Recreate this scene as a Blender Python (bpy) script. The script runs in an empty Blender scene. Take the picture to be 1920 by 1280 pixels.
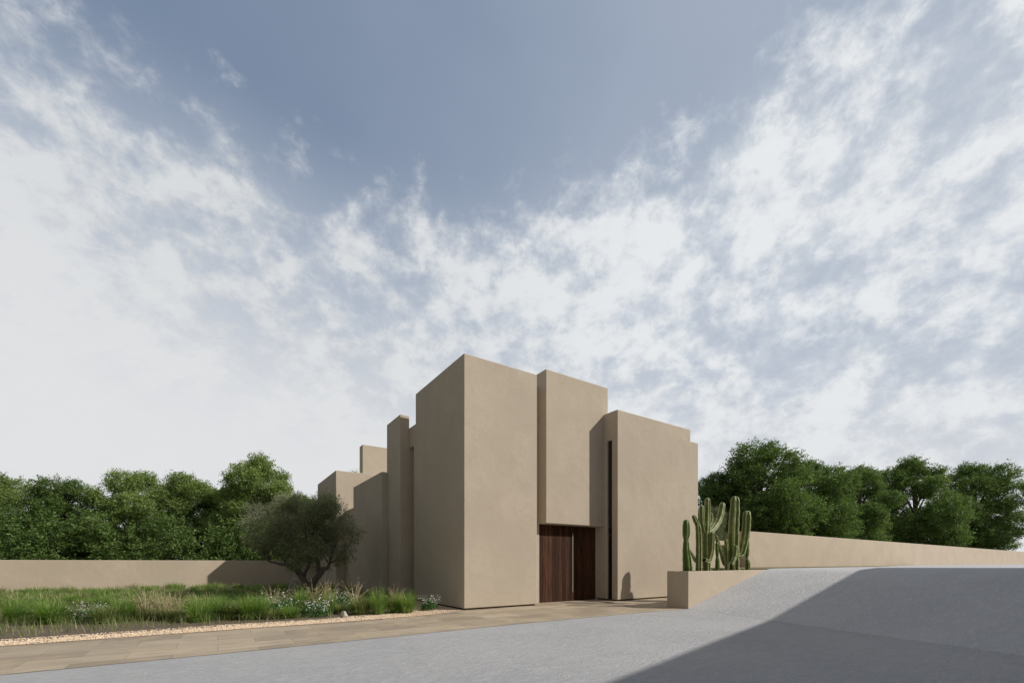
import bpy, bmesh, math, random
import numpy as np
from mathutils import Vector, Matrix, noise as mnoise

random.seed(7)
rng = np.random.default_rng(7)
S = bpy.context.scene
COL = S.collection
PI = math.pi

# ------------------------------------------------------------------ camera
CAMH = 1.5
FPX, HOR = 824.0, 1054.0              # focal length and horizon row measured on the 1920x1280 photo
FX, FY = 0.5566, 0.8308               # viewing direction (ground plan)
cd = bpy.data.cameras.new('camera')
cam = bpy.data.objects.new('camera', cd)
COL.objects.link(cam)
cd.sensor_fit = 'HORIZONTAL'
cd.sensor_width = 36
cd.lens = FPX / 1920 * 36
cd.shift_y = (HOR - 640) / 1920
cd.clip_end = 2000
cam.location = (0, 0, CAMH)
cam.rotation_euler = (math.radians(90), 0, -math.atan2(FX, FY))
S.camera = cam

# ------------------------------------------------------------------ sun, sky, exposure
SUNV = Vector((0.745, -0.667, 0.736)).normalized()      # towards the sun
SUN_EL = math.asin(SUNV.z)
SUN_AZ = math.atan2(SUNV.x, SUNV.y)
sd = bpy.data.lights.new('sun', 'SUN')
sd.energy = 4.1
sd.angle = math.radians(0.55)
sd.color = (1.0, 0.95, 0.88)
sun = bpy.data.objects.new('sun', sd)
COL.objects.link(sun)
sun.rotation_euler = SUNV.to_track_quat('Z', 'Y').to_euler()
sun.location = (30, -30, 40)

S.view_settings.view_transform = 'Standard'
S.view_settings.look = 'None'
S.view_settings.exposure = 0.0
S.view_settings.gamma = 1.0


class NT:
    """small node-tree writer"""
    def __init__(s, tree):
        s.t = tree
        s.n = tree.nodes
        s.l = tree.links

    def node(s, typ, ins=None, **props):
        n = s.n.new(typ)
        for k, v in props.items():
            setattr(n, k, v)
        for k, v in (ins or {}).items():
            s.put(n.inputs[k], v)
        return n

    def put(s, sock, v):
        if isinstance(v, bpy.types.NodeSocket):
            s.l.new(v, sock)
        elif isinstance(v, (tuple, list)) and sock.type == 'RGBA' and len(v) == 3:
            sock.default_value = (*v, 1)
        else:
            sock.default_value = v

    def m(s, op, a, b=0.0, c=None, clamp=False):
        n = s.n.new('ShaderNodeMath')
        n.operation = op
        n.use_clamp = clamp
        s.put(n.inputs[0], a)
        s.put(n.inputs[1], b)
        if c is not None:
            s.put(n.inputs[2], c)
        return n.outputs[0]

    def vm(s, op, a, b=(0, 0, 0)):
        n = s.n.new('ShaderNodeVectorMath')
        n.operation = op
        s.put(n.inputs[0], a)
        s.put(n.inputs[1], b)
        return n.outputs['Value'] if op in ('DOT_PRODUCT', 'LENGTH') else n.outputs[0]

    def mix(s, f, a, b, mode='MIX'):
        n = s.n.new('ShaderNodeMix')
        n.data_type = 'RGBA'
        n.blend_type = mode
        s.put(n.inputs[0], f)
        s.put(n.inputs[6], a)
        s.put(n.inputs[7], b)
        return n.outputs[2]

    def noise(s, vec, scale, detail=4, rough=.5, dist=0.0):
        n = s.node('ShaderNodeTexNoise', {'Scale': scale, 'Detail': detail, 'Roughness': rough, 'Distortion': dist})
        if vec is not None:
            s.l.new(vec, n.inputs['Vector'])
        return n.outputs['Fac']

    def ramp(s, f, a, b, lo=0.0, hi=1.0, smooth=True):
        n = s.n.new('ShaderNodeMapRange')
        n.interpolation_type = 'SMOOTHSTEP' if smooth else 'LINEAR'
        s.put(n.inputs[0], f)
        for i, v in enumerate((a, b, lo, hi)):
            s.put(n.inputs[i + 1], v)
        return n.outputs[0]


world = bpy.data.worlds.new('World')
S.world = world
world.use_nodes = True
w = NT(world.node_tree)
w.n.clear()
STR = 0.1
sky = w.node('ShaderNodeTexSky', sky_type='NISHITA')
sky.sun_disc = False
sky.sun_elevation = SUN_EL
sky.sun_rotation = SUN_AZ
sky.air_density = 1.0
sky.dust_density = 1.5
sky.ozone_density = 1.0
tc = w.node('ShaderNodeTexCoord')
D = tc.outputs['Generated']
sep = w.node('ShaderNodeSeparateXYZ', {0: D})
hx = w.m('SQRT', w.m('ADD', w.m('MULTIPLY', sep.outputs[0], sep.outputs[0]), w.m('MULTIPLY', sep.outputs[1], sep.outputs[1])))
hx = w.m('MAXIMUM', hx, 0.02)
tanel = w.m('DIVIDE', sep.outputs[2], hx)
side = w.m('DIVIDE', w.vm('DOT_PRODUCT', D, (FY, -FX, 0)), hx)     # -1..1 by compass bearing
facing = w.m('DIVIDE', w.vm('DOT_PRODUCT', D, (FX, FY, 0)), hx)
inview = w.ramp(facing, -.15, .62)                                 # the cloud bank stands over the north east only
sd3 = w.vm('ADD', w.vm('MULTIPLY', D, (1.0, 1.0, 1.35)), (5.31, 2.17, 1.9))
n1 = w.noise(sd3, 10.5, 9, .57, .10)
n2 = w.noise(sd3, 2.3, 3, .5, .1)
n3 = w.noise(sd3, 26.0, 9, .66, .2)
s2 = w.m('MINIMUM', w.m('MULTIPLY', side, side), .30)
bound = w.m('ADD', w.m('ADD', w.m('MULTIPLY', s2, 0.38), w.m('MULTIPLY', side, 0.08)), 0.775)
bound = w.m('MULTIPLY', bound, inview)
cov = w.m('MULTIPLY', w.m('SUBTRACT', bound, tanel), 1.5)
cov = w.m('MINIMUM', cov, 0.165)
cov = w.m('MAXIMUM', cov, -0.40)
dens = w.m('ADD', w.m('ADD', n1, w.m('MULTIPLY', w.m('SUBTRACT', n2, .5), .62)), cov)
dens = w.m('ADD', dens, w.m('MULTIPLY', w.m('SUBTRACT', n3, .5), .62))
alpha = w.ramp(dens, .38, .79)
lowhaze = w.m('MULTIPLY', w.ramp(w.m('SUBTRACT', bound, tanel), -.15, .25, .0, .66), w.ramp(facing, -.2, .6))
shade = w.ramp(w.m('ADD', dens, w.m('MULTIPLY', w.m('SUBTRACT', w.noise(sd3, 15, 6, .55), .5), .8)), .45, .80)
k = 1 / STR
bright = w.ramp(side, -.6, .5, .86, 1.0)
cloud = w.mix(shade, (.63 * k, .67 * k, .725 * k), (.80 * k, .825 * k, .845 * k))
cloud = w.mix(1.0, cloud, w.node('ShaderNodeCombineColor', {0: bright, 1: bright, 2: bright}).outputs[0], 'MULTIPLY')
veil = w.ramp(w.m('ADD', w.m('MULTIPLY', side, .75), w.m('MULTIPLY', w.m('SUBTRACT', n2, .5), .7)), -.55, .55, .22, .98)
blue = w.mix(w.ramp(facing, -.3, .6, .0, .45), sky.outputs[0], (.20 * k, .282 * k, .415 * k))
blue = w.mix(w.m('MULTIPLY', veil, w.ramp(facing, -.2, .6, .3, 1.0)), blue, (.375 * k, .435 * k, .535 * k))
blue = w.mix(w.ramp(facing, .6, -.2, .0, .75), blue, (.31 * k, .30 * k, .285 * k))
blue = w.mix(w.ramp(tanel, 1.5, 3.5, .0, .8), blue, (.46 * k, .50 * k, .56 * k))
blue = w.mix(lowhaze, blue, (.53 * k, .585 * k, .665 * k))
hz = w.ramp(w.m('ADD', tanel, w.m('MULTIPLY', side, .22)), .08, .56, .96, 0.0)
hz = w.m('MULTIPLY', hz, w.ramp(w.m('ADD', facing, 0.0), -.2, .6, .25, 1.0))
col = w.mix(alpha, blue, cloud)
col = w.mix(hz, col, (.75 * k, .76 * k, .775 * k))
bg = w.node('ShaderNodeBackground', {'Color': col, 'Strength': STR})
w.l.new(bg.outputs[0], w.node('ShaderNodeOutputWorld').inputs[0])


# ------------------------------------------------------------------ helpers
def gp(px, d):
    """ground-plan point seen at photo column px at depth d"""
    lat = (px - 960) / FPX * d
    return (lat * FY + d * FX, -lat * FX + d * FY)


def gpt(px, py):
    """point of the level ground seen at that photo pixel (used for measuring the plan)"""
    return gp(px, CAMH * FPX / (py - HOR))


def tagit(o, label=None, cat=None, group=None, kind=None):
    if label: o['label'] = label
    if cat: o['category'] = cat
    if group: o['group'] = group
    if kind: o['kind'] = kind
    return o


def empty(name, loc=(0, 0, 0), rz=0, label=None, cat=None, group=None, kind=None):
    o = bpy.data.objects.new(name, None)
    COL.objects.link(o)
    o.location = loc
    o.rotation_euler = (0, 0, rz)
    o.empty_display_size = .2
    return tagit(o, label, cat, group, kind)


def link(name, me, mat, parent=None, smooth=False):
    o = bpy.data.objects.new(name, me)
    COL.objects.link(o)
    if mat and not me.materials:
        me.materials.append(mat)
    if parent:
        o.parent = parent
    if smooth:
        me.polygons.foreach_set('use_smooth', [True] * len(me.polygons))
    return o


def mesh_np(name, V, F):
    """V (n,3), F (m,k) int array of equal-size faces"""
    me = bpy.data.meshes.new(name)
    V = np.asarray(V, dtype=np.float32)
    F = np.asarray(F, dtype=np.int32)
    me.vertices.add(len(V))
    me.vertices.foreach_set('co', V.ravel())
    me.loops.add(F.size)
    me.loops.foreach_set('vertex_index', F.ravel())
    me.polygons.add(len(F))
    me.polygons.foreach_set('loop_start', np.arange(0, F.size, F.shape[1], dtype=np.int32))
    me.polygons.foreach_set('loop_total', np.full(len(F), F.shape[1], dtype=np.int32))
    me.update(calc_edges=True)
    return me


def bm_mesh(bm, name='m'):
    me = bpy.data.meshes.new(name)
    bmesh.ops.recalc_face_normals(bm, faces=bm.faces)
    bm.to_mesh(me)
    bm.free()
    return me


def add_box(bm, x0, x1, y0, y1, z0, z1):
    vs = [bm.verts.new(p) for p in ((x0, y0, z0), (x1, y0, z0), (x1, y1, z0), (x0, y1, z0),
                                    (x0, y0, z1), (x1, y0, z1), (x1, y1, z1), (x0, y1, z1))]
    for f in ((0, 3, 2, 1), (4, 5, 6, 7), (0, 1, 5, 4), (1, 2, 6, 5), (2, 3, 7, 6), (3, 0, 4, 7)):
        bm.faces.new([vs[i] for i in f])


def bevel(o, wd=.025, seg=3):
    b = o.modifiers.new('bevel', 'BEVEL')
    b.width = wd
    b.segments = seg
    b.limit_method = 'ANGLE'
    b.harden_normals = False
    o.data.polygons.foreach_set('use_smooth', [True] * len(o.data.polygons))
    wn = o.modifiers.new('wn', 'WEIGHTED_NORMAL')
    wn.keep_sharp = False
    return o


def box(name, dims, mat, parent=None, bv=.025, cuts=()):
    bm = bmesh.new()
    add_box(bm, *dims)
    me = bm_mesh(bm, name)
    o = link(name, me, mat, parent)
    if cuts:
        for c in cuts:
            b2 = bmesh.new()
            add_box(b2, *c)
            co = link('cutter', bm_mesh(b2), None)
            md = o.modifiers.new('cut', 'BOOLEAN')
            md.object = co
            md.operation = 'DIFFERENCE'
            md.solver = 'EXACT'
            if parent: o.parent = None
            bpy.context.view_layer.update()
            dg = bpy.context.evaluated_depsgraph_get()
            new = bpy.data.meshes.new_from_object(o.evaluated_get(dg))
            o.modifiers.clear()
            o.data = new
            if not new.materials:
                new.materials.append(mat)
            if parent: o.parent = parent
            bpy.data.objects.remove(co)
    if bv:
        bevel(o, bv)
    return o


def prism(pts, z0, z1):
    """plan polygon -> closed prism bmesh"""
    bm = bmesh.new()
    a = [bm.verts.new((x, y, z0)) for x, y in pts]
    b = [bm.verts.new((x, y, z1)) for x, y in pts]
    bm.faces.new(a[::-1])
    bm.faces.new(b)
    n = len(pts)
    for i in range(n):
        bm.faces.new((a[i], a[(i + 1) % n], b[(i + 1) % n], b[i]))
    return bm


def sheet(name, pts, z, mat, kind='structure', cuts=0):
    bm = bmesh.new()
    bm.faces.new([bm.verts.new((x, y, z)) for x, y in pts])
    me = bm_mesh(bm, name)
    o = link(name, me, mat)
    if me.polygons[0].normal.z < 0:
        me.flip_normals()
    return tagit(o, kind=kind)


def tube_np(path, radii, nseg=10, rib=0, ribamp=0.0, cap=True, twist=0.0):
    """sweep; returns V, F(quads), ridge value per vertex"""
    P = np.array(path, dtype=float)
    n = len(P)
    T = np.gradient(P, axis=0)
    T /= np.linalg.norm(T, axis=1)[:, None] + 1e-9
    up = np.array([0, 1.0, 0]) if abs(T[0][1]) < .8 else np.array([1.0, 0, 0])
    U = []
    u = up - T[0] * up.dot(T[0])
    u /= np.linalg.norm(u)
    for i in range(n):
        u = u - T[i] * u.dot(T[i])
        u /= np.linalg.norm(u) + 1e-9
        U.append(u.copy())
    U = np.array(U)
    W = np.cross(T, U)
    th = np.linspace(0, 2 * PI, nseg, endpoint=False)
    V = []
    R = []
    for i in range(n):
        a = th + twist * i / n
        prof = 1 + (ribamp * (np.abs(np.cos(rib * a / 2)) ** .8 - .55) if rib else 0 * a)
        r = radii[i] * prof
        V.append(P[i] + np.outer(r * np.cos(a), U[i]) + np.outer(r * np.sin(a), W[i]))
        R.append(np.abs(np.cos(rib * a / 2)) if rib else 0 * a)
    V = np.concatenate(V)
    R = np.concatenate(R)
    F = []
    for i in range(n - 1):
        for j in range(nseg):
            j2 = (j + 1) % nseg
            F.append((i * nseg + j, i * nseg + j2, (i + 1) * nseg + j2, (i + 1) * nseg + j))
    return V, np.array(F), R


class Geo:
    def __init__(s):
        s.V, s.F, s.n = [], [], 0

    def add(s, V, F):
        s.V.append(V)
        s.F.append(np.asarray(F) + s.n)
        s.n += len(V)

    def mesh(s, name):
        return mesh_np(name, np.concatenate(s.V), np.concatenate(s.F))


def catmull(pts, n=8):
    P = [Vector(p) for p in pts]
    P = [P[0] * 2 - P[1]] + P + [P[-1] * 2 - P[-2]]
    out = []
    for i in range(1, len(P) - 2):
        for k_ in range(n):
            t = k_ / n
            a, b, c, d = P[i - 1], P[i], P[i + 1], P[i + 2]
            out.append(0.5 * ((2 * b) + (c - a) * t + (2 * a - 5 * b + 4 * c - d) * t * t + (3 * b - a - 3 * c + d) * t ** 3))
    out.append(P[-2])
    return [tuple(v) for v in out]


# ------------------------------------------------------------------ materials
def mat(name):
    m_ = bpy.data.materials.new(name)
    m_.use_nodes = True
    t = NT(m_.node_tree)
    t.n.clear()
    bs = t.node('ShaderNodeBsdfPrincipled')
    out = t.node('ShaderNodeOutputMaterial')
    t.l.new(bs.outputs[0], out.inputs[0])
    return m_, t, bs, out


def pos(t):
    return t.node('ShaderNodeNewGeometry').outputs['Position']


def bump(t, bs, h, strength, dist):
    b = t.node('ShaderNodeBump', {'Strength': strength, 'Distance': dist, 'Height': h})
    t.l.new(b.outputs[0], bs.inputs['Normal'])
    return b


def m_stucco(name, base):
    m_, t, bs, _ = mat(name)
    p = pos(t)
    big = t.noise(p, .55, 4, .55, .4)
    mid = t.noise(p, 2.3, 5, .6, .6)
    fine = t.noise(p, 38, 4, .6)
    c1 = tuple(v * .94 for v in base)
    c2 = tuple(min(1, v * 1.05) for v in base)
    c = t.mix(t.ramp(big, .3, .7), c1, c2)
    c = t.mix(t.ramp(mid, .42, .66, 0, .34), c, tuple(v * f for v, f in zip(base, (.90, .885, .86))))
    c = t.mix(t.ramp(t.noise(p, 5.5, 6, .65, 1.0), .56, .72, 0, .22), c, tuple(v * 1.18 for v in base))
    c = t.mix(t.ramp(fine, .35, .7, 0, .30), c, tuple(v * .78 for v in base))
    # faint run-off streaks, drawn out down the wall
    st = t.vm('MULTIPLY', p, (2.6, 2.6, .16))
    c = t.mix(t.ramp(t.noise(st, 1.5, 5, .6), .55, .8, 0, .16), c, tuple(v * .78 for v in base))
    t.put(bs.inputs['Base Color'], c)
    bs.inputs['Roughness'].default_value = .93
    bs.inputs['Specular IOR Level'].default_value = .18
    # trowel strokes, patchy
    strk = t.noise(t.vm('MULTIPLY', p, (3.0, 3.0, 9.0)), 2.2, 6, .62, 1.2)
    patch = t.ramp(t.noise(p, 1.1, 3, .5), .46, .66)
    h = t.m('ADD', t.m('MULTIPLY', t.m('MULTIPLY', strk, patch), 1.1), t.m('MULTIPLY', fine, .42))
    h = t.m('ADD', h, t.m('MULTIPLY', mid, .5))
    bump(t, bs, h, .55, .016)
    return m_


M_STUCCO = m_stucco('stucco', (.470, .402, .318))
M_STUCCO2 = m_stucco('stucco_garden_wall', (.49, .412, .322))


def m_concrete(name='brushed_concrete', g=1.0):
    m_, t, bs, _ = mat(name)
    p = pos(t)
    big = t.noise(p, .35, 4, .6, .3)
    sw = t.vm('MULTIPLY', p, (1.0, 2.6, 1.0))
    str_ = t.noise(sw, 3.2, 7, .62, 1.6)
    fine = t.noise(p, 60, 4, .7)
    c = t.mix(t.ramp(big, .3, .7), (.355, .354, .355), (.41, .405, .40))
    c = t.mix(t.ramp(str_, .46, .62, 0, .50), c, (.47, .465, .465))
    c = t.mix(t.ramp(fine, .3, .75, 0, .35), c, (.25, .25, .26))
    c = t.mix(t.ramp(t.noise(p, 1.3, 5, .6, .5), .58, .75, 0, .30), c, (.27, .268, .27))
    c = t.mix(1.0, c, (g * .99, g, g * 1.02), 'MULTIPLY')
    t.put(bs.inputs['Base Color'], c)
    bs.inputs['Roughness'].default_value = .82
    bs.inputs['Specular IOR Level'].default_value = .3
    h = t.m('ADD', t.m('MULTIPLY', str_, .8), t.m('MULTIPLY', fine, .22))
    h = t.m('ADD', h, t.m('MULTIPLY', t.noise(sw, 11, 5, .6, .8), .35))
    bump(t, bs, h, 1.0, .03)
    return m_


def m_paving():
    m_, t, bs, _ = mat('stone_paving')
    p = pos(t)
    br = t.node('ShaderNodeTexBrick', {'Vector': p, 'Scale': 1.0, 'Mortar Size': .004, 'Mortar Smooth': .3,
                                       'Brick Width': 1.2, 'Row Height': .6, 'Color1': (1, 1, 1, 1), 'Color2': (0, 0, 0, 1), 'Mortar': (.5, .5, .5, 1)})
    br.offset = .5
    tone = t.node('ShaderNodeSeparateColor', {0: br.outputs['Color']}).outputs[0]
    vein = t.noise(t.vm('MULTIPLY', p, (.7, 4.5, 1)), 2.2, 7, .62, .8)
    c = t.mix(tone, (.275, .225, .165), (.47, .395, .290))
    c = t.mix(t.ramp(vein, .38, .68, 0, .65), c, (.265, .205, .145))
    c = t.mix(t.ramp(t.noise(p, 1.4, 4, .6), .45, .7, 0, .5), c, (.47, .375, .26))
    c = t.mix(t.ramp(t.noise(p, 45, 3, .6), .4, .7, 0, .2), c, (.22, .17, .125))
    c = t.mix(br.outputs['Fac'], c, (.20, .16, .12))
    t.put(bs.inputs['Base Color'], c)
    bs.inputs['Roughness'].default_value = .75
    h = t.m('SUBTRACT', t.m('MULTIPLY', vein, .5), br.outputs['Fac'])
    bump(t, bs, h, .5, .008)
    return m_


def m_simple(name, c1, c2, scale=3.0, rough=.9, bs_=.3, bd=.02, detail=6, spec=.3, metal=0.0, island=0.0):
    m_, t, bs, _ = mat(name)
    p = pos(t)
    n = t.noise(p, scale, detail, .6, .3)
    c = t.mix(t.ramp(n, .3, .7), c1, c2)
    if island:
        r = t.node('ShaderNodeNewGeometry').outputs['Random Per Island']
        c = t.mix(t.m('MULTIPLY', r, island), c, tuple(v * .45 for v in c1))
    t.put(bs.inputs['Base Color'], c)
    bs.inputs['Roughness'].default_value = rough
    bs.inputs['Specular IOR Level'].default_value = spec
    bs.inputs['Metallic'].default_value = metal
    if bs_:
        bump(t, bs, t.noise(p, scale * 4, 5, .6), bs_, bd)
    return m_


def m_leaf(name, ca, cb, cc=None, trans=.35, rough=.6):
    m_, t, bs, out = mat(name)
    r = t.node('ShaderNodeNewGeometry').outputs['Random Per Island']
    o_ = t.node('ShaderNodeObjectInfo').outputs['Random']
    c = t.mix(r, ca, cb)
    if cc:
        c = t.mix(t.ramp(r, .82, .9), c, cc)
    c = t.mix(t.m('MULTIPLY', o_, .25), c, tuple(v * .7 for v in ca))
    t.put(bs.inputs['Base Color'], c)
    bs.inputs['Roughness'].default_value = rough
    bs.inputs['Specular IOR Level'].default_value = .25
    tr = t.node('ShaderNodeBsdfTranslucent', {'Color': t.mix(1.0, c, (1.25, 1.35, .7), 'MULTIPLY')})
    ms = t.node('ShaderNodeMixShader', {0: trans})
    t.l.new(bs.outputs[0], ms.inputs[1])
    t.l.new(tr.outputs[0], ms.inputs[2])
    t.l.new(ms.outputs[0], out.inputs[0])
    return m_


M_CONC = m_concrete()
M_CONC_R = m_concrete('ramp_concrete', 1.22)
M_PAVE = m_paving()
M_SOIL = m_simple('soil', (.10, .075, .055), (.17, .13, .095), 5, bd=.03)
M_FIELD = m_simple('dry_field', (.13, .12, .07), (.20, .17, .10), .8, bd=.05)
M_GRAVEL = m_simple('gravel_base', (.46, .35, .26), (.60, .48, .36), 30, bs_=.8, bd=.02)
M_PEBBLE = m_simple('pebble', (.70, .53, .37), (.86, .70, .52), 9, bs_=0, island=.35)
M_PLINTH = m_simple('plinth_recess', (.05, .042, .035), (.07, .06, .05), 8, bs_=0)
M_STEEL = m_simple('brushed_steel', (.55, .53, .49), (.62, .60, .56), 20, rough=.5, bs_=0, metal=.3)
M_FRAME = m_simple('dark_window_frame', (.045, .028, .018), (.06, .038, .024), 20, rough=.45, bs_=0)
M_ROCK = m_simple('rock', (.30, .28, .22), (.46, .43, .35), 7, bs_=.6, bd=.03)
M_BARK = m_simple('bark', (.075, .06, .045), (.15, .125, .10), 14, bs_=.9, bd=.03)
M_BARK2 = m_simple('olive_bark', (.14, .12, .10), (.24, .21, .18), 12, bs_=.9, bd=.03)
M_ROOFG = m_simple('roof_gravel', (.32, .30, .27), (.42, .40, .36), 20)
M_LEAF_A = m_leaf('leaf_green', (.13, .20, .050), (.25, .33, .105), (.37, .42, .19))
M_LEAF_B = m_leaf('leaf_dark_green', (.062, .115, .028), (.145, .22, .058), (.26, .33, .12))
M_OLIVE = m_leaf('leaf_olive', (.18, .20, .115), (.33, .35, .22), (.52, .53, .40), trans=.35)
M_OLIVE_P = m_leaf('leaf_olive_pale', (.14, .16, .085), (.22, .24, .15), (.30, .31, .23), trans=.25)
M_GRASS = m_leaf('grass_blade', (.135, .24, .045), (.27, .40, .11), (.48, .49, .26), trans=.4)
M_GRASS2 = m_leaf('grass_blade_olive', (.15, .20, .065), (.30, .34, .14), (.50, .46, .28), trans=.35)
M_STRAW = m_leaf('straw', (.42, .34, .21), (.60, .50, .35), (.70, .60, .44), trans=.3)
M_HERB = m_leaf('herb_leaf', (.035, .11, .028), (.08, .19, .045), None, trans=.3)
M_PETAL = m_leaf('white_petal', (.74, .72, .76), (.86, .85, .86), None, trans=.3)
M_STEM = m_leaf('flower_stem', (.15, .17, .09), (.24, .25, .14), None, trans=.1)


def m_wood():
    m_, t, bs, _ = mat('dark_plank_wood')
    p = pos(t)
    r = t.node('ShaderNodeNewGeometry').outputs['Random Per Island']
    off = t.node('ShaderNodeCombineXYZ', {0: t.m('MULTIPLY', r, 37.0), 1: 0.0, 2: t.m('MULTIPLY', r, 13.0)}).outputs[0]
    g = t.noise(t.vm('ADD', t.vm('MULTIPLY', p, (16, 16, .9)), off), 1.6, 7, .65, .6)
    g2 = t.noise(t.vm('ADD', t.vm('MULTIPLY', p, (60, 60, 2.0)), off), 1.2, 4, .6)
    c = t.mix(r, (.030, .014, .008), (.098, .043, .023))
    c = t.mix(t.ramp(g, .38, .66, 0, .75), c, (.014, .006, .004))
    c = t.mix(t.ramp(g2, .45, .7, 0, .35), c, (.10, .048, .028))
    t.put(bs.inputs['Base Color'], c)
    bs.inputs['Roughness'].default_value = .7
    bs.inputs['Specular IOR Level'].default_value = .12
    bump(t, bs, g, .5, .006)
    return m_


M_WOOD = m_wood()


def m_glass():
    m_, t, bs, _ = mat('window_glass')
    bs.inputs['Base Color'].default_value = (.012, .014, .013, 1)
    bs.inputs['Roughness'].default_value = .06
    bs.inputs['Specular IOR Level'].default_value = .7
    return m_


M_GLASS = m_glass()


def m_cactus(name, base, pale):
    m_, t, bs, _ = mat(name)
    a = t.node('ShaderNodeAttribute', attribute_name='ridge').outputs['Fac']
    p = pos(t)
    c = t.mix(t.ramp(a, .72, .98, 0, .72), base, pale)
    c = t.mix(t.ramp(t.noise(p, 6, 5, .6), .45, .72, 0, .5), c, tuple(v * .75 for v in base))
    c = t.mix(t.ramp(t.noise(p, 2.2, 3, .5), .52, .72, 0, .4), c, tuple((u + v) / 2 for u, v in zip(pale, (.30, .27, .13))))
    t.put(bs.inputs['Base Color'], c)
    bs.inputs['Roughness'].default_value = .55
    bump(t, bs, t.noise(p, 50, 3, .6), .3, .01)
    return m_


M_CACT = m_cactus('cactus_skin', (.110, .145, .028), (.46, .47, .20))
M_CACT_D = m_cactus('cactus_skin_deep_green', (.055, .105, .006), (.22, .28, .06))

# ------------------------------------------------------------------ ground
sheet('ground', [(-400, -400), (500, -400), (500, 600), (-400, 600)], -.06, M_FIELD)
EDGE = [(-40, 8.62), (.54, 8.66), (5.94, 8.82), (9.66, 8.80), (12.70, 8.66)]
sheet('road', [(-40, -30), (14, -30), (14, 16), (-40, 16)], 0, M_CONC)
GE = [(-40, 11.62), (.73, 11.55), (2.44, 11.50), (4.5, 11.58), (5.6, 11.84), (6.42, 12.22)]
sheet('pavement', EDGE + [(19.0, 8.66), (19.0, 13.6), (6.45, 13.6)] + GE[::-1], .006, M_PAVE)
sheet('gravel_bed', [(-40, 20)] + [(-40, GE[0][1])] + GE[1:] + [(7.0, 20)], .012, M_GRAVEL)
SE = [(-40, 12.25), (.3, 12.20), (2.2, 12.02), (3.6, 12.35), (4.6, 12.75), (5.2, 13.6), (5.9, 16.2), (6.0, 40), (-40, 40)]
sheet('soil_bed', SE, .022, M_SOIL)

# driveway climbing to the right beside the planter, levelling out on the plateau
TOPZ = 1.25
PR = math.radians(3.0)                       # planter turned slightly off the house grid
PC = (12.64, 8.63)
pu = (math.cos(PR), math.sin(PR))
pv = (-math.sin(PR), math.cos(PR))
PLEN, PDEP, PTOP = 5.75, .78, 1.216


def ramp_z(s):
    t_ = s / 5.6
    if t_ <= 0: return 0.0
    if t_ >= 1.12: return TOPZ
    z = TOPZ * t_
    if t_ > .9:
        q = (t_ - .9) / .22
        z = TOPZ * (.9 + .22 * (q - .5 * q * q) / 1.1)
    return min(z, TOPZ)


rs = [0, .6, 1.5, 2.5, 3.5, 4.5, 5.04, 5.3, 5.6, 5.9, 6.3, 8, 12, 20, 40, 170]
ys = [-40, -20, -8, 0, 4, 6, 7.4, 8.3]
bm = bmesh.new()
grid = []
for i, s_ in enumerate(rs):
    row = []
    for y in ys + ['e']:
        if y == 'e':
            # far edge follows the planter front face, then stops at the boundary wall
            xx = PC[0] + s_
            yy = min(PC[1] + .03 + (xx - PC[0]) * math.tan(PR), 12.78) if s_ < 30 else 12.78
        else:
            yy = y
            xx = PC[0] + (yy - PC[1]) * .257 + s_
        row.append(bm.verts.new((xx, yy, ramp_z(s_) + .004 + (0 if s_ else -.002))))
    grid.append(row)
for i in range(len(rs) - 1):
    for j in range(len(ys)):
        f = bm.faces.new((grid[i][j], grid[i + 1][j], grid[i + 1][j + 1], grid[i][j + 1]))
        f.smooth = True
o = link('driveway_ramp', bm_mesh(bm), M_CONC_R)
tagit(o, kind='structure')
PX1 = PC[0] + PLEN * pu[0]
PY1 = PC[1] + PLEN * pu[1]
bm = prism([(18.9, 9.02), (170, 12.7), (170, 120), (18.9, 120)], -.05, TOPZ - .01)
tagit(link('raised_ground', bm_mesh(bm), M_FIELD), kind='structure')

# ------------------------------------------------------------------ the house
house = empty('modern_house', (12, 20, 0), 0, 'large sand coloured stucco house of stepped windowless blocks with a dark plank door', 'house')
HI = Matrix.Translation((-12, -20, 0))


def hp(o):
    """parent to the house keeping world coordinates"""
    o.parent = house
    o.matrix_parent_inverse = HI
    return o


def hbox(name, dims, m_=None, bv=.028, cuts=(), label=None):
    o = hp(box(name, dims, m_ or M_STUCCO, None, bv, cuts))
    if label: o['label'] = label
    return o


GAP = .055
hbox('corner_block', (6.40, 9.26, 12.25, 16.30, GAP, 8.05), label='tall block at the corner nearest the camera')
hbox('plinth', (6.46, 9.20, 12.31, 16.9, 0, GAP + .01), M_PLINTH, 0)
# lower wall behind the corner block with its tall slot window
hbox('side_wall', (6.404, 8.9, 16.0, 17.2, GAP, 6.90), cuts=((6.2, 6.62, 16.52, 16.985, -.5, 6.08),))
wn_ = hbox('window', (6.60, 6.64, 16.53, 16.98, .02, 6.07), M_FRAME, 0)
g = box('pane', (6.592, 6.600, 16.56, 16.95, .06, 6.03), M_GLASS, None, 0)
g.parent = wn_
# front block hanging over the door
hbox('overhanging_block', (9.91, 13.09, 12.575, 16.5, 2.93, 8.53), label='upper block hanging out over the door')
hbox('entrance_wall', (9.10, 12.99, 12.96, 13.4, .0, 3.0), cuts=((9.90, 12.802, 12.5, 13.2, -.5, 2.925),), bv=.012)
hbox('recess_wall', (9.2, 9.95, 13.0, 16.5, 2.8, 8.0))
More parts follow.
